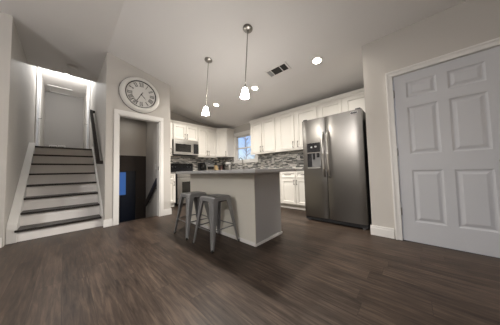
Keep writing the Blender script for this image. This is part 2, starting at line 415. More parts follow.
# upper hall doors
hd = panel_door('door_2', .76, 2.03, [(.10, .34), (.42, .66)], rows, M['door'])
hd['kind'] = 'structure'; hd.location = (.47, 7.52, 1.52); hd.rotation_euler = (0, 0, -PI/2)
struct('trim_3', B((.457, .477, 6.73, 6.80, 1.515, 3.56), (.457, .477, 7.52, 7.60, 1.515, 3.56), (.457, .477, 6.73, 7.60, 3.56, 3.63), bev=.003), M['trim'])
hd2 = panel_door('door_3', .76, 2.03, [(.10, .34), (.42, .66)], rows, M['door'])
hd2['kind'] = 'structure'; hd2.location = (-.52, 6.77, 1.52); hd2.rotation_euler = (0, 0, PI/2)
link('door_handle', tube([(.70, 0, .96), (.70, -.05, .96), (.60, -.055, .96)], .009), M['nickel'], hd2)
link('door_handle', tube([(.06, 0, .96), (.06, -.05, .96), (.16, -.055, .96)], .009), M['nickel'], hd)
struct('trim_4', B((-.52, -.50, 6.68, 6.76, 1.53, 3.57), (-.52, -.50, 7.54, 7.62, 1.515, 3.57), (-.52, -.50, 6.68, 7.62, 3.57, 3.64), bev=.003), M['trim'])

# kitchen window
x = XK
fr = B((x-.018, x, WY0-.10, WY0, WZ0-.05, WZ1+.10), (x-.018, x, WY1, WY1+.085, WZ0-.05, WZ1+.10), (x-.02, x, WY0, WY1, WZ1, WZ1+.10), (x-.03, x, WY0-.10, WY1+.10, WZ0-.05, WZ0-.005), bev=.003)
B((x+.0, x+.11, WY0, WY0+.03, WZ0, WZ1), (x, x+.11, WY1-.03, WY1, WZ0, WZ1), (x, x+.11, WY0, WY1, WZ0, WZ0+.03), (x, x+.11, WY0, WY1, WZ1-.03, WZ1), bm=fr)
win = struct('window_1', fr, M['trim'])
link('window_sash', B((x+.03, x+.06, WY0+.03, WY1-.03, WZ0+.03, WZ0+.065), (x+.03, x+.06, WY0+.03, WY1-.03, 1.645, 1.69), (x+.03, x+.06, WY0+.03, WY0+.065, WZ0+.03, 1.69), (x+.03, x+.06, WY1-.065, WY1-.03, WZ0+.03, 1.69)), M['trim'], win)
link('window_sash', B((x+.06, x+.09, WY0+.03, WY1-.03, WZ1-.065, WZ1-.03), (x+.06, x+.09, WY0+.03, WY1-.03, 1.65, 1.685), (x+.06, x+.09, WY0+.03, WY0+.06, 1.65, WZ1-.03), (x+.06, x+.09, WY1-.06, WY1-.03, 1.65, WZ1-.03)), M['trim'], win)
link('pane', B((x+.043, x+.047, WY0+.06, WY1-.06, WZ0+.06, 1.65), (x+.073, x+.077, WY0+.06, WY1-.06, 1.685, WZ1-.06)), M['glass'], win)

# ------------------------------------------------------------------ stairs up
ST = thing('staircase', 'staircase with dark wooden treads and pale risers rising left of the clock wall', 'stairs', (0, YC+.11, 0))
RZ0, RR, TR = .165, .194, .25
y0 = YC+.13-ST.location.y
for k in range(8):
    z = RZ0+RR*k; y = y0+TR*k
    zb = 0 if k == 0 else z-RR
    link('riser', B((-.45, .45, y, y+.02, zb+.0, z-.028)), M['riser'], ST)
    link('tread', B((-.45, .45, y-.03, y+TR+.02 if k < 7 else y+.05, z-.030, z), bev=.004), M['darkwood'], ST)
def skirt(x0, x1):
    ys = y0-.02; ye = y0+TR*7+.05
    s = RR/TR
    p = [(ys, 0), (ys, RZ0+.02), (ys+.02, RZ0+.08), (ye, RZ0+RR*7+.075), (ye, RZ0+RR*7-.2), (ys+.25, 0)]
    return prism(p, 0, x0, x1)
link('skirt_board', skirt(.45, .476), M['trim'], ST); link('skirt_board', skirt(-.516, -.43), M['trim'], ST)
hr = thing('handrail', 'dark wooden handrail on the wall beside the stairs going up', 'handrail', (.41, 4.25, 1.15))
a = Vector((0, -.12, -.03)); b_ = Vector((0, 1.30, 1.26))
dirv = (b_-a).normalized()
bm = bmesh.new()
n = Vector((0, -dirv.z, dirv.y))
vs = []
for p in (a, b_):
    vs.append([bm.verts.new(p+Vector((sx*.026, 0, 0))+n*sy*.048) for sx, sy in ((-1, -1), (1, -1), (1, 1), (-1, 1))])
bm.faces.new(vs[0]); bm.faces.new(vs[1][::-1])
for i in range(4): bm.faces.new((vs[0][i], vs[0][(i+1) % 4], vs[1][(i+1) % 4], vs[1][i]))
bmesh.ops.bevel(bm, geom=bm.edges[:], offset=.008, segments=2, affect='EDGES')
link('rail', bm, M['darkwood'], hr)
link('rail_return', B((-.02, .065, -.15, -.09, -.065, -.005), bev=.004), M['darkwood'], hr)
link('rail_return', B((-.02, .065, 1.26, 1.31, 1.22, 1.28), bev=.004), M['darkwood'], hr)
for t in (.25, .75):
    p = a.lerp(b_, t); link('bracket', tube([p+Vector((0, 0, -.03)), p+Vector((.02, 0, -.07)), p+Vector((.066, 0, -.07))], .008), M['nickel'], hr)

# stairs down behind the doorway
SD = thing('lower_staircase', 'short carpeted steps descending to the dark exit door behind the cased doorway', 'stairs', (1.0, YC+.13, 0))
for k in range(1, 4):
    z = -.17*k; y = TR*.8*(k-1)
    link('tread', B((-.40, .40, y, y+TR*.8+.02, z-.03, z)), M['carpet'], SD)
    link('riser', B((-.40, .40, y-.012, y, z-.0, z+.14)), M['carpet'], SD)
hr2 = thing('handrail', 'short black sloping handrail on the wall of the lower stairwell', 'handrail', (1.365, 4.02, .72))
bm = bmesh.new(); a = Vector((0, -.01, .03)); b_ = Vector((0, .80, -.60)); n = Vector((0, .6, .8))
vs = [[bm.verts.new(p+Vector((sx*.022, 0, 0))+n*sy*.042) for sx, sy in ((-1, -1), (1, -1), (1, 1), (-1, 1))] for p in (a, b_)]
bm.faces.new(vs[0]); bm.faces.new(vs[1][::-1])
for i in range(4): bm.faces.new((vs[0][i], vs[0][(i+1) % 4], vs[1][(i+1) % 4], vs[1][i]))
link('rail', bm, M['darkwood'], hr2)
for t in (.2, .75):
    p = a.lerp(b_, t); link('bracket', tube([p+Vector((0, 0, -.03)), p+Vector((.02, 0, -.07)), p+Vector((.054, 0, -.07))], .008), M['blackm'], hr2)
def switch(label, loc, rz, h=.115, wd=.07, name='light_switch', cat='light switch', group=None):
    t = thing(name, label, cat, loc, rz, group)
    link('cover_plate', B((-wd/2, wd/2, -.006, 0, -h/2, h/2), bev=.002), M['plastic'], t)
    if name == 'light_switch': link('toggle', B((-.005, .005, -.016, -.006, -.012, .012), bev=.002), M['plastic'], t)
    else:
        for z in (.025, -.025): link('socket', B((-.014, .014, -.009, -.006, z-.014, z+.014), bev=.002), M['cabline'], t)
    return t
switch('white light switch on the wall inside the stairwell doorway', (1.42, 4.26, 1.035), -PI/2)

# ------------------------------------------------------------------ cabinets
def cab_door(parent, x0, x1, z0, z1, y, hside=None, hz=None, hlen=.14, horiz=False, name='door', fw=.055):
    g = .005; x0 += g; x1 -= g; z0 += g; z1 -= g; fw = min(fw, (z1-z0)*.3)
    bm = B((x0, x1, y-.004, y, z0, z1))
    B((x0, x0+fw, y-.02, y-.004, z0, z1), (x1-fw, x1, y-.02, y-.004, z0, z1), (x0+fw, x1-fw, y-.02, y-.004, z0, z0+fw), (x0+fw, x1-fw, y-.02, y-.004, z1-fw, z1), bev=.0015, bm=bm)
    i = .012
    V0 = [bm.verts.new((a, y-.0185, c)) for a, c in ((x0+fw, z0+fw), (x1-fw, z0+fw), (x1-fw, z1-fw), (x0+fw, z1-fw))]
    V1 = [bm.verts.new((a, y-.0045, c)) for a, c in ((x0+fw+i, z0+fw+i), (x1-fw-i, z0+fw+i), (x1-fw-i, z1-fw-i), (x0+fw+i, z1-fw-i))]
    for k in range(4): bm.faces.new((V0[k], V0[(k+1) % 4], V1[(k+1) % 4], V1[k]))
    d = link(name, bm, M['cab'], parent)
    if horiz:
        c = (x0+x1)/2; z = (z0+z1)/2; hl = min(hlen, (x1-x0)*.5)/2
        link('handle', tube([(c-hl, y-.02, z), (c-hl, y-.045, z), (c+hl, y-.045, z), (c+hl, y-.02, z)], .008, 8), M['handle'], d)
    elif hside:
        xx = x0+fw*.5 if hside == 'l' else x1-fw*.5
        link('handle', tube([(xx, y-.02, hz), (xx, y-.048, hz), (xx, y-.048, hz+hlen), (xx, y-.02, hz+hlen)], .009, 8), M['handle'], d)
    return d
def crown(parent, x0, x1, yf, z, dl=0, dr=0, depth=.33):
    p = [(yf, z), (yf-.012, z), (yf-.016, z+.018), (yf-.045, z+.055), (yf-.05, z+.07), (yf, z+.07)]
    link('crown_molding', prism(p, 0, x0-dl, x1+dr), M['cab'], parent)
UB, UT = 1.385, 2.29
def upper(label, loc, rz, width, doors, z0=UB, z1=UT, depth=.33, gap=0.004, handles=True, dl=0, dr=0, rail=True):
    t = thing('wall_cabinet', label, 'cabinet', loc, rz)
    link('body', B((.001, width-.001, 0, depth-gap, z0-loc[2], z1-loc[2])), M['cab'], t)
    for (a, b, s) in doors:
        cab_door(t, a, b, z0+.012-loc[2], z1-.02-loc[2], 0, s, z0+.04-loc[2])
    crown(t, 0, width, 0, z1-loc[2], dl, dr)
    if rail: link('light_rail', B((.001, width-.001, -.012, .008, z0-.022-loc[2], z0-loc[2])), M['cab'], t)
    return t
def base(label, loc, rz, width, doors, drawers, depth=.60):
    t = thing('base_cabinet', label, 'cabinet', loc, rz)
    link('body', B((.001, width-.001, 0, depth-.004, .10, .870)), M['cab'], t)
    link('toe_kick', B((.001, width-.001, .07, .085, 0, .10)), M['cab'], t)
    for a, b, s in doors: cab_door(t, a, b, .115, .69, 0, s, .56, hlen=.10)
    for a, b in drawers: cab_door(t, a, b, .70, .862, 0, horiz=True, name='drawer', fw=.035)
    return t
RZ = -PI/2
# right run (faces -x): local x grows towards smaller world y
XU = 3.77; YTOP = 3.12
upper('double-door white wall cabinet right of the window', (XU, 3.475, UB), RZ, .92, [(.03, .43, 'r'), (.455, .89, 'l')], dl=.0)
upper('wide white wall cabinet between the window-side cabinet and the fridge', (XU, 2.555, UB), RZ, 1.115, [(.08, .525, 'r'), (.585, 1.085, 'l')])
upper('short white cabinet above the refrigerator', (XU, 1.44, 1.80), RZ, .99, [(.03, .47, 'r'), (.52, .96, 'l')], z0=1.80, rail=False)
XB = 3.53
base('white base cabinet next to the left side of the refrigerator', (XB, 2.31, 0), RZ, .85, [(.02, .40, 'r'), (.40, .83, 'l')], [(.02, .40), (.40, .83)], depth=.57)
base('white sink cabinet under the window, behind the island', (XB, 3.30, 0), RZ, .985, [(.02, .49, 'r'), (.49, .965, 'l')], [(.02, .49), (.49, .965)], depth=.57)
base('white corner base cabinet at the end of the window wall', (XB, 4.55, 0), RZ, 1.245, [(.05, .62, 'r'), (.62, 1.2, 'l')], [(.05, .62), (.62, 1.2)], depth=.57)
# back run (faces -y)
YU, YB = 4.85, 4.58
upper('narrow white wall cabinet at the left end beside the microwave', (1.60, YU, UB), 0, .44, [(.02, .42, 'r')])
upper('short double-door white cabinet directly above the microwave', (2.045, YU, 1.83), 0, .78, [(.02, .385, 'r'), (.395, .76, 'l')], z0=1.83, rail=False)
upper('tall double-door white wall cabinet right of the microwave', (2.83, YU, UB), 0, .69, [(.01, .34, 'r'), (.345, .68, 'l')])
# diagonal corner cabinet
cc = thing('corner_cabinet', 'diagonal white corner wall cabinet left of the window', 'cabinet', (3.525, YU, UB))
poly = [(0, 0), (.245, -.28), (.571, -.28), (.571, .325), (0, .325)]
link('body', prism(poly, 2, 0, UT-UB), M['cab'], cc)
lw = math.hypot(.245, .28)
dr_ = cab_door(cc, .01, lw-.01, .012, UT-UB-.02, 0, 'r', .04)
dr_.rotation_euler = (0, 0, math.atan2(-.28, .245))
off = .05
p2 = [(0-.0, -.05), (.225, -.33), (.571, -.33), (.571, .325), (0, .325)]
link('crown_molding', prism(p2, 2, UT-UB+.035, UT-UB+.07), M['cab'], cc)
p3 = [(0-.0, -.018), (.238, -.298), (.571, -.298), (.571, .325), (0, .325)]
link('crown_molding', prism(p3, 2, UT-UB, UT-UB+.035), M['cab'], cc)
base('white base cabinet with one drawer left of the stove', (1.605, YB, 0), 0, .40, [(.02, .385, 'r')], [(.02, .385)])
base('white base cabinet right of the stove, behind the island', (2.805, YB, 0), 0, .70, [(.02, .35, 'r'), (.35, .68, 'l')], [(.02, .35), (.35, .68)])
link_ = link
# worktops
ct = tag(link('worktop', prism([(2.80, 4.55), (3.50, 4.55), (3.50, 1.455), (XK-.015, 1.455), (XK-.015, YK-.015), (2.80, YK-.015)], 2, .872, .91), M['counter2']), 'dark grey L-shaped worktop running under the window', 'countertop')
tag(link('worktop', B((1.60, 2.03, 4.55, YK-.015, .872, .91), bev=.003), M['counter2']), 'short dark grey worktop left of the stove', 'countertop')
tag(link('tile_backsplash', B((1.60, XK-.013, YK-.012, YK-.001, .912, UB-.003)), M['mosaic_x']), 'grey and white mosaic tile backsplash behind the stove', 'backsplash')
bsw = B((XK-.012, XK-.001, .50, YK-.013, .912, WZ0-.055), (XK-.012, XK-.001, .50, WY0-.11, WZ0-.055, UB-.003), (XK-.012, XK-.001, WY1+.11, YK-.013, WZ0-.055, UB-.003))
tag(link('tile_backsplash', bsw, M['mosaic_y']), 'grey and white mosaic tile backsplash beneath the window', 'backsplash')
for y, s in ((3.41, 'white outlet in the mosaic tiles just right of the window'), (2.92, 'white outlet in the mosaic tiles between window and refrigerator'), (2.11, 'white outlet in the mosaic tiles nearest the refrigerator')):
    switch(s, (XK-.013, y, 1.19), -PI/2, name='outlet', cat='outlet')
# faucet and sink
fa = thing('faucet', 'dark gooseneck faucet standing below the window', 'faucet', (3.93, 3.99, .912))
link('spout', tube([(0, 0, 0), (0, 0, .30), (-.03, 0, .37), (-.09, 0, .40), (-.15, 0, .37), (-.17, 0, .30)], .013), M['nickel'], fa, True)
link('faucet_base', lathe([(.03, 0), (.03, .02), (.018, .05)], 20), M['nickel'], fa, True)
link('lever', tube([(0, -.02, .06), (0, -.06, .08), (0, -.10, .13)], .007), M['nickel'], fa, True)

# ------------------------------------------------------------------ stove
sv = thing('range', 'black and stainless steel range below the microwave', 'stove', (2.415, 4.54, 0))
link('body', B((-.375, .375, .03, .62, .06, .89)), M['blackm'], sv)
link('cooktop', B((-.378, .378, 0, .56, .89, .912), bev=.003), M['black'], sv)
od = link('oven_door', B((-.37, .37, 0, .03, .20, .76), bev=.006), M['steel2'], sv)
link('oven_window', B((-.25, .25, -.004, 0, .30, .64)), M['glassblack'], od)
link('handle', tube([(-.32, 0, .72), (-.32, -.05, .72), (.32, -.05, .72), (.32, 0, .72)], .011), M['steel2'], od, True)
link('drawer', B((-.37, .37, .0, .03, .06, .19), bev=.006), M['steel2'], sv)
link('front_strip', B((-.37, .37, .0, .03, .77, .885), bev=.003), M['steel2'], sv)
link('control_panel', B((-.372, .372, .55, .62, .912, 1.165), bev=.01), M['black'], sv)
for k in (-.28, -.19, .19, .28):
    link('knob', lathe([(.019, 0), (.018, -.02), (.012, -.024)], 16, mtx=Matrix.Translation((k, .55, 1.06)) @ Matrix.Rotation(-PI/2, 4, 'X')), M['blackm'], sv, True)
for (a, b, r) in ((-.19, .14, .10), (.19, .14, .08), (-.19, .40, .08), (.19, .40, .10)):
    link('burner', lathe([(r, .9125), (r, .9135), (r-.006, .9135), (r-.006, .9125)], 32, mtx=Matrix.Translation((a, b, 0)), cap=False), M['grille'], sv)

# ------------------------------------------------------------------ microwave
mw = thing('microwave', 'stainless steel microwave mounted over the stove', 'microwave', (2.43, 4.78, 1.405))
link('body', B((-.38, .38, .03, .39, .0, .42), bev=.004), M['blackm'], mw)
link('vent_panel', B((-.38, .38, 0, .03, .34, .42), bev=.004), M['steel2'], mw)
dm = link('door', B((-.38, .215, 0, .03, .04, .335), bev=.004), M['steel2'], mw)
link('door_window', B((-.335, .13, -.004, 0, .075, .305), bev=.001), M['glassblack'], dm)
link('handle', tube([(.175, 0, .07), (.175, -.04, .08), (.175, -.04, .30), (.175, 0, .31)], .012), M['steel2'], dm, True)
link('control_panel', B((.22, .38, 0, .03, .04, .335), bev=.003), M['black'], mw)
link('bottom_strip', B((-.38, .38, 0, .03, 0, .038), bev=.003), M['steel2'], mw)

# ------------------------------------------------------------------ small things on the back worktop
g = 'things on the back worktop'
t = thing('coffee_maker', 'tall black coffee maker on the worktop right of the stove', 'coffee maker', (3.04, 5.0, .9115))
link('base', B((-.07, .07, -.10, .10, 0, .03), bev=.006), M['blackm'], t)
link('tower', B((-.07, .07, .0, .10, .03, .28), bev=.008), M['blackm'], t)
link('brew_head', B((-.07, .07, -.10, .0, .20, .28), bev=.008), M['black'], t)
link('carafe', lathe([(.045, .032), (.058, .06), (.055, .13), (.04, .17), (.04, .18)], 20, mtx=Matrix.Translation((0, -.045, 0))), M['glassblack'], t, True)
t = thing('toaster_oven', 'stainless toaster oven with a dark glass door on the back worktop', 'toaster', (3.33, 5.0, .9115))
link('body', B((-.15, .15, -.09, .12, .015, .22), bev=.02), M['steel2'], t)
link('door', B((-.12, .12, -.10, -.09, .06, .15), bev=.003), M['glassblack'], t)
for a in (-.12, .12):
    for b in (-.07, .10): link('foot', lathe([(.012, 0), (.012, .016)], 10, mtx=Matrix.Translation((a, b, 0))), M['blackm'], t)
link('handle', tube([(-.09, -.10, .165), (-.09, -.12, .165), (.09, -.12, .165), (.09, -.10, .165)], .006), M['steel2'], t)
t = thing('knife_block', 'light wooden knife block on the back worktop', 'knife block', (3.62, 5.0, .9115))
bm = prism([(-.08, 0), (.08, 0), (.10, .16), (.02, .20)], 0, -.055, .055); link('block', bm, M['block'], t)
for i, a in enumerate((-.035, -.012, .012, .035)):
    link('knife_handle', tube([(a, .06, .175), (a, .02, .265-.02*(i % 2))], .009, 8), M['blackm'], t)
t = thing('spice_jar', 'dark brown jar standing left of the white mixer', 'jar', (3.82, 4.98, .9115))
link('body', lathe([(.06, 0), (.065, .02), (.065, .16), (.045, .19)], 24), M['brown'], t, True)
link('lid', lathe([(.047, .19), (.047, .225), (.02, .23)], 24), M['blackm'], t, True)
t = thing('spice_jar', 'dark canister in the corner behind the brown jar', 'jar', (3.97, 5.08, .9115))
link('body', lathe([(.05, 0), (.055, .02), (.055, .19), (.04, .21)], 24), M['blackm'], t, True)
link('lid', lathe([(.042, .21), (.042, .24), (.012, .25)], 24), M['black'], t, True)
t = thing('stand_mixer', 'white countertop mixer in the corner left of the window', 'mixer', (3.86, 4.66, .9115))
link('base', B((-.06, .10, -.06, .06, 0, .03), bev=.012), M['plastic'], t)
link('column', B((.04, .10, -.035, .035, .03, .22), bev=.014), M['plastic'], t)
link('head', tube([(.12, 0, .245), (.09, 0, .255), (0, 0, .255), (-.08, 0, .245), (-.10, 0, .24)], [.03, .05, .05, .042, .02], 16), M['plastic'], t, True)
link('bowl', lathe([(.035, .032), (.055, .06), (.065, .14), (.062, .14), (.05, .06)], 24, mtx=Matrix.Translation((-.03, 0, 0)), cap=False), M['steel2'], t, True)

# ------------------------------------------------------------------ refrigerator (front faces -x; local x right = world -y)
rf = thing('refrigerator', 'tall stainless steel side-by-side refrigerator with a water dispenser', 'refrigerator', (2.946, 1.437, 0), RZ)
FW = .942
link('cabinet', B((.004, FW-.004, .075, .78, .03, 1.765), bev=.004), M['blackm'], rf)
def fdoor(x0, x1, hole=None):
    """front skin gently bowed, faces -y"""
    bm = bmesh.new(); n = 12; Z0, Z1 = .075, 1.765
    def yy(x): 
        u = (x-x0)/(x1-x0)*2-1; return .012*(abs(u)**6)
    pr = [(x0+(x1-x0)*i/n, yy(x0+(x1-x0)*i/n)) for i in range(n+1)]
    pr = [(x0, .07)] + pr + [(x1, .07)]
    return prism([(p[0], p[1]) for p in pr], 2, Z0, Z1, bm)
fz = link('freezer_door', fdoor(.003, .407), M['steel'], rf, True)
ff = link('fridge_door', fdoor(.417, FW-.003), M['steel'], rf, True)
def fh(x, z0, z1):
    pts = [(x, .0, z0), (x, -.035, z0+.02), (x, -.058, z0+.12), (x, -.066, (z0+z1)/2), (x, -.058, z1-.12), (x, -.035, z1-.02), (x, .0, z1)]
    return tube(pts, .014, 12)
link('handle', fh(.374, .77, 1.50), M['steel2'], fz, True)
link('handle', fh(.450, .76, 1.50), M['steel2'], ff, True)
ds = link('dispenser', B((0.089, 0.319, -.010, .004, 1.185, 1.345), bev=.003), M['black'], fz)
link('dispenser_frame', B((0.079, 0.089, -.012, .004, .90, 1.345), (0.319, 0.329, -.012, .004, .90, 1.345), (0.079, 0.329, -.012, .004, .885, .905), (0.079, 0.329, -.014, .004, 1.345, 1.362), (0.089, 0.319, -.011, .004, 1.165, 1.185), bev=.002), M['steel'], fz)
link('dispenser_recess', B((0.089, 0.319, -.002, .003, .905, 1.165)), M['black'], fz)
link('dispenser_back', B((0.169, 0.319, -.004, -.002, .93, 1.165)), M['dispgrey'], fz)
link('dispenser_tray', B((0.092, 0.316, -.022, -.003, .905, .925), bev=.002), M['steel2'], fz)
link('dispenser_paddle', B((0.184, 0.224, -.016, -.005, 1.06, 1.165), (0.254, 0.299, -.016, -.005, 1.09, 1.165), bev=.002), M['black'], fz)
link('dispenser_display', B((0.154, 0.184, -.0115, -.010, 1.26, 1.285), (0.224, 0.259, -.0115, -.010, 1.265, 1.29)), M['grille'], fz)
link('badge', B((.792, .882, -.004, .003, 1.708, 1.735), bev=.001), M['blackm'], ff)
link('badge_rim', B((.789, .885, -.003, .003, 1.705, 1.738), bev=.001), M['steel2'], ff)
link('kick_grille', B((.01, FW-.01, .025, .07, .018, .07), *[(.10, FW-.10, .018, .026, .026+.009*i, .030+.009*i) for i in range(4)]), M['blackm'], rf)
for xx in (.05, FW-.06): link('foot', lathe([(.022, 0), (.022, .02), (.012, .03)], 14, mtx=Matrix.Translation((xx, .06, 0))), M['grille'], rf)
for xx in (.02, FW-.09): link('hinge_cover', B((xx, xx+.07, .01, .13, 1.766, 1.785), bev=.004), M['blackm'], rf)

# ------------------------------------------------------------------ island
isl = thing('kitchen_island', 'pale painted kitchen island with a grey end panel in the middle of the room', 'kitchen island', (1.55, 1.39, 0))
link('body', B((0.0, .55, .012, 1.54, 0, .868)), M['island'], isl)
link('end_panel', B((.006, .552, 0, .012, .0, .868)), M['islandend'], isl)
link('corner_trim', B((-.003, .006, -.003, .02, 0, .868)), M['island'], isl)
link('baseboard', B((-.010, 0, .0, 1.54, 0, .045), (0, .56, -.010, 0, 0, .032), bev=.003), M['trim'], isl)
it = tag(link('worktop', B((1.30, 2.14, 1.15, 2.96, .870, .910), bev=.006), M['counter']), 'light grey overhanging worktop on the kitchen island', 'countertop')

# ------------------------------------------------------------------ stools
def make_stool(label, loc, rz):
    t = thing('bar_stool', label, 'stool', loc, rz, None)
    H = .588; a = .138; f = .206
    # seat: rounded square pan with skirt and centre slot
    bm = bmesh.new()
    def rr(s, z, r):
        out = []
        for cx, cy, a0 in ((s-r, s-r, 0), (-s+r, s-r, 90), (-s+r, -s+r, 180), (s-r, -s+r, 270)):
            for k in range(6):
                an = math.radians(a0+90*k/5); out.append(bm.verts.new((cx+r*math.cos(an), cy+r*math.sin(an), z)))
        return out
    hole = []
    for k in range(24):
        an = 2*PI*k/24+PI/24*0; hole.append((.045*math.cos(an), .018*math.sin(an)))
    rings = [rr(a-.004, H-.055, .035), rr(a+.004, H-.05, .035), rr(a+.002, H-.008, .035), rr(a-.006, H, .03), rr(a-.03, H-.002, .03), rr(a-.05, H-.006, .03)]
    # hole ring ordered to match
    hr_ = []
    for v in rings[-1]:
        an = math.atan2(v.co.y, v.co.x); hr_.append(bm.verts.new((.045*math.cos(an), .018*math.sin(an), H-.006)))
    hb = [bm.verts.new((v.co.x, v.co.y, H-.02)) for v in hr_]
    rings += [hr_, hb]
    for i in range(len(rings)-1):
        n_ = len(rings[0])
        for k in range(n_): bm.faces.new((rings[i][k], rings[i][(k+1) % n_], rings[i+1][(k+1) % n_], rings[i+1][k]))
    s = link('seat', bm, M['gun'], t, True)
    md = s.modifiers.new('thick', 'SOLIDIFY'); md.thickness = .002
    for sx, sy in ((-1, -1), (1, -1), (1, 1), (-1, 1)):
        # folded sheet-metal leg: L section, wide at the top, narrow at the foot
        bm = bmesh.new(); secs = []
        for u, wd in ((0, .085), (.12, .078), (.55, .052), (1, .027)):
            z = (H-.012)*(1-u)+.012*u; c = (a+.003)*(1-u)+f*u
            P = [(0, -wd), (-.0, -.012), (-.012, 0), (-wd, 0), (-wd, -.006), (-.014, -.006), (-.006, -.014), (-.006, -wd)]
            secs.append([bm.verts.new((sx*(c+p[0]), sy*(c+p[1]), z)) for p in P])
        for i in range(len(secs)-1):
            m_ = len(secs[0])
            for k in range(m_): bm.faces.new((secs[i][k], secs[i][(k+1) % m_], secs[i+1][(k+1) % m_], secs[i+1][k]))
        bm.faces.new(secs[0]); bm.faces.new(secs[-1])
        lg = link('leg', bm, M['gun'], t)
        link('rubber_foot', B((sx*f-.016 if sx > 0 else sx*f-.004, sx*f+.004 if sx > 0 else sx*f+.016, sy*f-.016 if sy > 0 else sy*f-.004, sy*f+.004 if sy > 0 else sy*f+.016, 0, .03), bev=.003), M['rubber'], lg)
    def at(z): 
        u = (H-z)/H; return a*(1-u)+f*u
    for z, w_, nm in ((.215, .0075, 'footrest'), (.53, .006, 'brace')):
        c = at(z)-.006
        mm = M['gun'] if nm == 'footrest' else M['rubber']
        for p, q in (((-c, -c), (c, -c)), ((c, -c), (c, c)), ((c, c), (-c, c)), ((-c, c), (-c, -c))):
            link(nm, tube([(p[0], p[1], z), (q[0], q[1], z)], w_, 8), mm, t, True)
    return t
st1 = make_stool('gunmetal metal bar stool nearest the camera, beside the island', (1.318, 1.85, 0), math.radians(1))
st2 = copy_tree(st1); st2.location = (1.32, 2.41, 0); st2.rotation_euler = (0, 0, math.radians(-1.5))
st2['label'] = 'gunmetal metal bar stool farther from the camera, nearer the doorway'
for s_ in (st1, st2): s_['group'] = 'metal bar stools at the island'

# ------------------------------------------------------------------ clock
ck = thing('wall_clock', 'large round white clock with black Roman numerals above the doorway', 'clock', (1.0, YC, 2.435))
ck.scale = (.93, 1.25, .93)
RX = Matrix.Rotation(PI/2, 4, 'X')       # local z -> -y
link('frame', lathe([(.362, .001), (.372, .012), (.372, .022), (.362, .026), (.352, .045), (.33, .056), (.30, .060), (.288, .056), (.280, .050), (.280, .03)], 72, mtx=RX, cap=False), M['clockrim'], ck, True)
link('back_ring', lathe([(.374, .001), (.378, .010), (.373, .016), (.370, .012)], 72, mtx=RX, cap=False), M['ink'], ck, True)
link('bezel', lathe([(.281, .045), (.281, .060), (.272, .060), (.268, .047)], 72, mtx=RX, cap=False), M['ink'], ck, True)
dial = link('dial', lathe([(.281, .030), (.281, .046), (.0001, .046)], 72, mtx=RX, cap=False), M['clockface'], ck)
def bar(bm, x0, z0, x1, z1, wd, y=-.0475):
    d = Vector((x1-x0, 0, z1-z0)).normalized(); n_ = Vector((-d.z, 0, d.x))*wd/2
    A, C_ = Vector((x0, y, z0)), Vector((x1, y, z1))
    v = [bm.verts.new(p) for p in (A+n_, A-n_, C_-n_, C_+n_)]; vb = [bm.verts.new(p+Vector((0, .001, 0))) for p in (A+n_, A-n_, C_-n_, C_+n_)]
    bm.faces.new(v); bm.faces.new(vb[::-1])
    for k in range(4): bm.faces.new((v[k], v[(k+1) % 4], vb[(k+1) % 4], vb[k]))
nums = ['XII', 'I', 'II', 'III', 'IIII', 'V', 'VI', 'VII', 'VIII', 'IX', 'X', 'XI']
R0, R1 = .165, .245
for i, s in enumerate(nums):
    bm = bmesh.new(); an = -2*PI*i/12
    wid = {'I': .015, 'V': .036, 'X': .038}; tot = sum(wid[c] for c in s)+.006*(len(s)-1); x = -tot/2
    segs = []
    for c in s:
        w_ = wid[c]; cx = x+w_/2
        if c == 'I': segs.append((cx, R0, cx, R1, .0105))
        if c == 'V': segs += [(cx-.013, R1, cx, R0, .0115), (cx+.013, R1, cx, R0, .0045)]
        if c == 'X': segs += [(cx-.013, R1, cx+.013, R0, .0115), (cx+.013, R1, cx-.013, R0, .0045)]
        x += w_+.006
    segs += [(-tot/2, R0, tot/2, R0, .0045), (-tot/2, R1, tot/2, R1, .0045)]
    ca, sa = math.cos(an), math.sin(an)
    for x0, r0, x1, r1, w_ in segs:
        bar(bm, x0*ca-r0*sa, x0*sa+r0*ca, x1*ca-r1*sa, x1*sa+r1*ca, w_)
    link('numeral', bm, M['ink'], dial)
def hand(name, deg, ln, wd, back):
    bm = bmesh.new(); a = math.radians(deg); sx, cz = math.sin(a), math.cos(a)
    bar(bm, -sx*back, -cz*back, sx*ln*.75, cz*ln*.75, wd, -.051); bar(bm, sx*ln*.7, cz*ln*.7, sx*ln, cz*ln, wd*.5, -.051)
    link(name, bm, M['ink'], ck)
hand('minute_hand', 209, .215, .011, .06); hand('hour_hand', 138, .13, .012, .0)
link('hub', lathe([(.012, .046), (.012, .054), (.006, .056)], 16, mtx=RX), M['ink'], ck)

# ------------------------------------------------------------------ ceiling fixtures
def recessed(label, x, y, power, col=C_WARM, grp='recessed ceiling lights'):
    t = thing('recessed_light', label, 'ceiling light', (x, y, ceil_z(x)), 0, grp)
    t.rotation_euler = (0, -ceil_tilt(x), 0)
    link('trim_ring', lathe([(.092, -.001), (.090, -.007), (.066, -.006), (.060, -.001)], 40, cap=False), M['plastic'], t, True)
    link('lens', lathe([(.062, -.002), (.0001, -.003)], 32, cap=False), M['lens'], t)
    area('lamp', (0, 0, -.012), .11, power, col, t, 165)
    return t
recessed('recessed ceiling light nearest the refrigerator', 2.73, 1.03, P_CAN)
recessed('recessed ceiling light behind the nearer pendant, middle of three', 2.71, 2.34, P_CAN)
recessed('recessed ceiling light beside the farther pendant, deepest of three', 2.68, 3.66, P_CAN*1.6)
for i, (x, y) in enumerate(((-1.6, -2.4), (-2.8, -.6), (-1.6, .3), (-.3, -1.0))):  # unseen ceiling cans, added behind the camera as fill light
    recessed('unseen recessed fill light added in the living room behind the camera', x, y, P_LIVING_FILL, C_FILL, 'added living room fill lights')
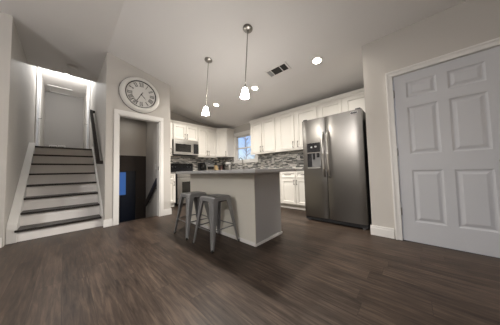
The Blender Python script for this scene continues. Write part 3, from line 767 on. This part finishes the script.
gl = thing('globe_fill_lamp', 'unseen opal globe fill lamp added left of the camera, hanging from the ceiling', 'ceiling light', (-2.5, 1.5, 3.07))  # out-of-view globe added to brighten ceiling, island and walls from the left
link('canopy', lathe([(.07, -.001), (.06, -.03)], 24), M['nickel'], gl, True)
link('rod', tube([(0, 0, -.02), (0, 0, -.72)], .008), M['nickel'], gl, True)
link('globe', lathe([(.04, -.70), (.10, -.73), (.16, -.80), (.18, -.88), (.16, -.96), (.10, -1.03), (.0005, -1.06)], 32, cap=False), mat('fill_globe_glass', (.9, .9, .9), .4, emit=C_FILL, estr=P_GLOBE_FILL), gl, True)
def pendant(label, x, y, zb):
    z = ceil_z(x)
    t = thing('pendant_light', label, 'pendant light', (x, y, z), 0, 'pendant lights over the island')
    cn = link('canopy', lathe([(.066, -.001), (.066, -.012), (.058, -.020), (.02, -.026), (.012, -.04)], 32), M['nickel'], t, True)
    cn.rotation_euler = (0, -ceil_tilt(x), 0)
    L_ = z-zb
    tl = (Vector((-.042, .047, 0)))
    def sk(o):
        for v in o.data.vertices: v.co += tl*(-v.co.z/L_)
        return o
    sk(link('rod', tube([(0, 0, -.02), (0, 0, -L_+.135)], .0075, 10), M['nickel'], t, True))
    sk(link('socket_cup', lathe([(.012, -L_+.165), (.024, -L_+.15), (.026, -L_+.11)], 20), M['nickel'], t, True))
    sk(link('lamp_shade', lathe([(.026, -L_+.125), (.034, -L_+.11), (.046, -L_+.06), (.059, -L_+.012), (.060, -L_), (.056, -L_), (.055, -L_+.012), (.042, -L_+.06), (.030, -L_+.105), (.022, -L_+.118)], 32, cap=False), M['shade'], t, True))
    sk(link('bulb', lathe([(.012, -L_+.10), (.026, -L_+.07), (.026, -L_+.04), (.012, -L_+.025)], 20), M['bulb'], t, True))
    area('lamp', (tl.x, tl.y, -L_+.012), .09, P_PENDANT, C_PEND, t, 170)
    return t
pendant('nearer pendant lamp over the island with a frosted white shade', 1.66, 1.53, 1.865)
pendant('farther pendant lamp over the island with a frosted white shade', 1.66, 2.47, 1.865)
# ceiling vent
vt = thing('ceiling_vent', 'rectangular ceiling vent with dark louvers near the pendants', 'vent', (2.545, 1.655, ceil_z(2.545)-.001))
vt.rotation_euler = (0, -ceil_tilt(2.545), 0)
link('frame', B((-.105, .105, -.215, -.185, -.012, 0), (-.105, .105, .185, .215, -.012, 0), (-.105, -.075, -.185, .185, -.012, 0), (.075, .105, -.185, .185, -.012, 0), (-.075, .075, -.085, -.070, -.010, 0), (-.075, .075, .095, .11, -.010, 0), bev=.002), M['ceiling'], vt)
link('louvers', B(*[(-.075+.0135*i, -.070+.0135*i, -.185, .095, -.008, -.001) for i in range(11)]), M['louver'], vt)
link('louvers', B(*[(-.075+.0135*i, -.066+.0135*i, .11, .185, -.008, -.001) for i in range(11)]), M['grille'], vt)
link('duct_opening', B((-.075, .075, -.185, .185, -.003, -.001)), M['louver'], vt)
sd = thing('smoke_detector', 'round white smoke detector on the ceiling in front of the stair opening', 'smoke detector', (.07, 4.88, 3.07))
sd.scale = (1.25, 1.25, 1.1)
link('base', lathe([(.068, -.001), (.068, -.012), (.060, -.014)], 32), M['plastic'], sd, True)
link('cover', lathe([(.060, -.012), (.056, -.034), (.030, -.040), (.0005, -.041)], 32), M['plastic'], sd, True)
# upper hall lamp, hatch and return grilles
hl = thing('hall_ceiling_light', 'bright ceiling lamp of the upper hall above the stairs', 'ceiling light', (0, 7.2, 3.92))
link('lamp_base', lathe([(.13, -.001), (.13, -.02)], 32), M['nickel'], hl, True)
link('lamp_glass', lathe([(.125, -.02), (.115, -.05), (.07, -.08), (.0005, -.09)], 32, cap=False), M['halllens'], hl, True)
point('lamp', (0, 0, -.12), .04, P_HALL, (1, .98, .95), hl)
ah = thing('attic_hatch', 'flat attic hatch panel in the ceiling of the upper hall', 'hatch', (-.15, 9.0, 3.919))
link('hatch_frame', B((-.29, .29, -.32, -.27, -.02, 0), (-.29, .29, .27, .32, -.02, 0), (-.29, -.24, -.27, .27, -.02, 0), (.24, .29, -.27, .27, -.02, 0)), M['trim'], ah)
link('hatch_panel', B((-.24, .24, -.27, .27, -.008, 0)), M['ceiling'], ah)
for x, s in ((-.30, 'left'), (-.09, 'right')):
    v_ = thing('return_grille', s+' of the two return air grilles on the far wall above the stairs', 'vent', (x, 9.398, 1.80))
    link('frame', B((-.09, .09, -.008, 0, 0, .19)), M['plastic'], v_)
    link('slats', B(*[(-.078, .078, -.014, -.008, .015+.016*i, .024+.016*i) for i in range(10)]), M['louver'], v_)

# unseen lamp added on the lower stairwell ceiling to brighten the vestibule
vl = thing('stairwell_fill_light', 'small unseen fill lamp added inside the lower stairwell', 'ceiling light', (1.0, 4.62, 2.28))
link('lamp_glass', lathe([(.08, -.001), (.075, -.03), (.04, -.05), (.0005, -.055)], 24, cap=False), mat('fill_lamp_glass', (.8, .8, .8), .4), vl, True)
area('lamp', (0, 0, -.06), .1, P_VEST_FILL, C_WARM, vl, 170)
# trees outside the kitchen window
for i, (x, y, s, h_, lb) in enumerate(((7.2, 6.2, .9, 4.2, 'bare frosty tree outside the left part of the window'), (7.8, 7.6, 1.0, 5.0, 'taller frosty tree outside, behind the corner of the window'))):
    t = thing('garden_tree', lb, 'tree', (x, y, -.1))
    link('trunk', tube([(0, 0, 0), (.03, .02, h_*.5), (-.03, 0, h_)], [.045, .03, .01], 8), M['sheer'], t, True)
    bm = bmesh.new()
    for k in range(70):
        z = h_*random.uniform(.18, 1); an = random.uniform(0, 2*PI); ln = s*(1.1-z/h_)*random.uniform(.6, 1.1)+.2
        p = Vector((0, 0, z)); q = p+Vector((math.cos(an)*ln, math.sin(an)*ln, ln*.6))
        tube([p, (p+q)/2+Vector((0, 0, .05)), q], [.018, .011, .004], 5, bm)
    link('branches', bm, M['sheer'], t)
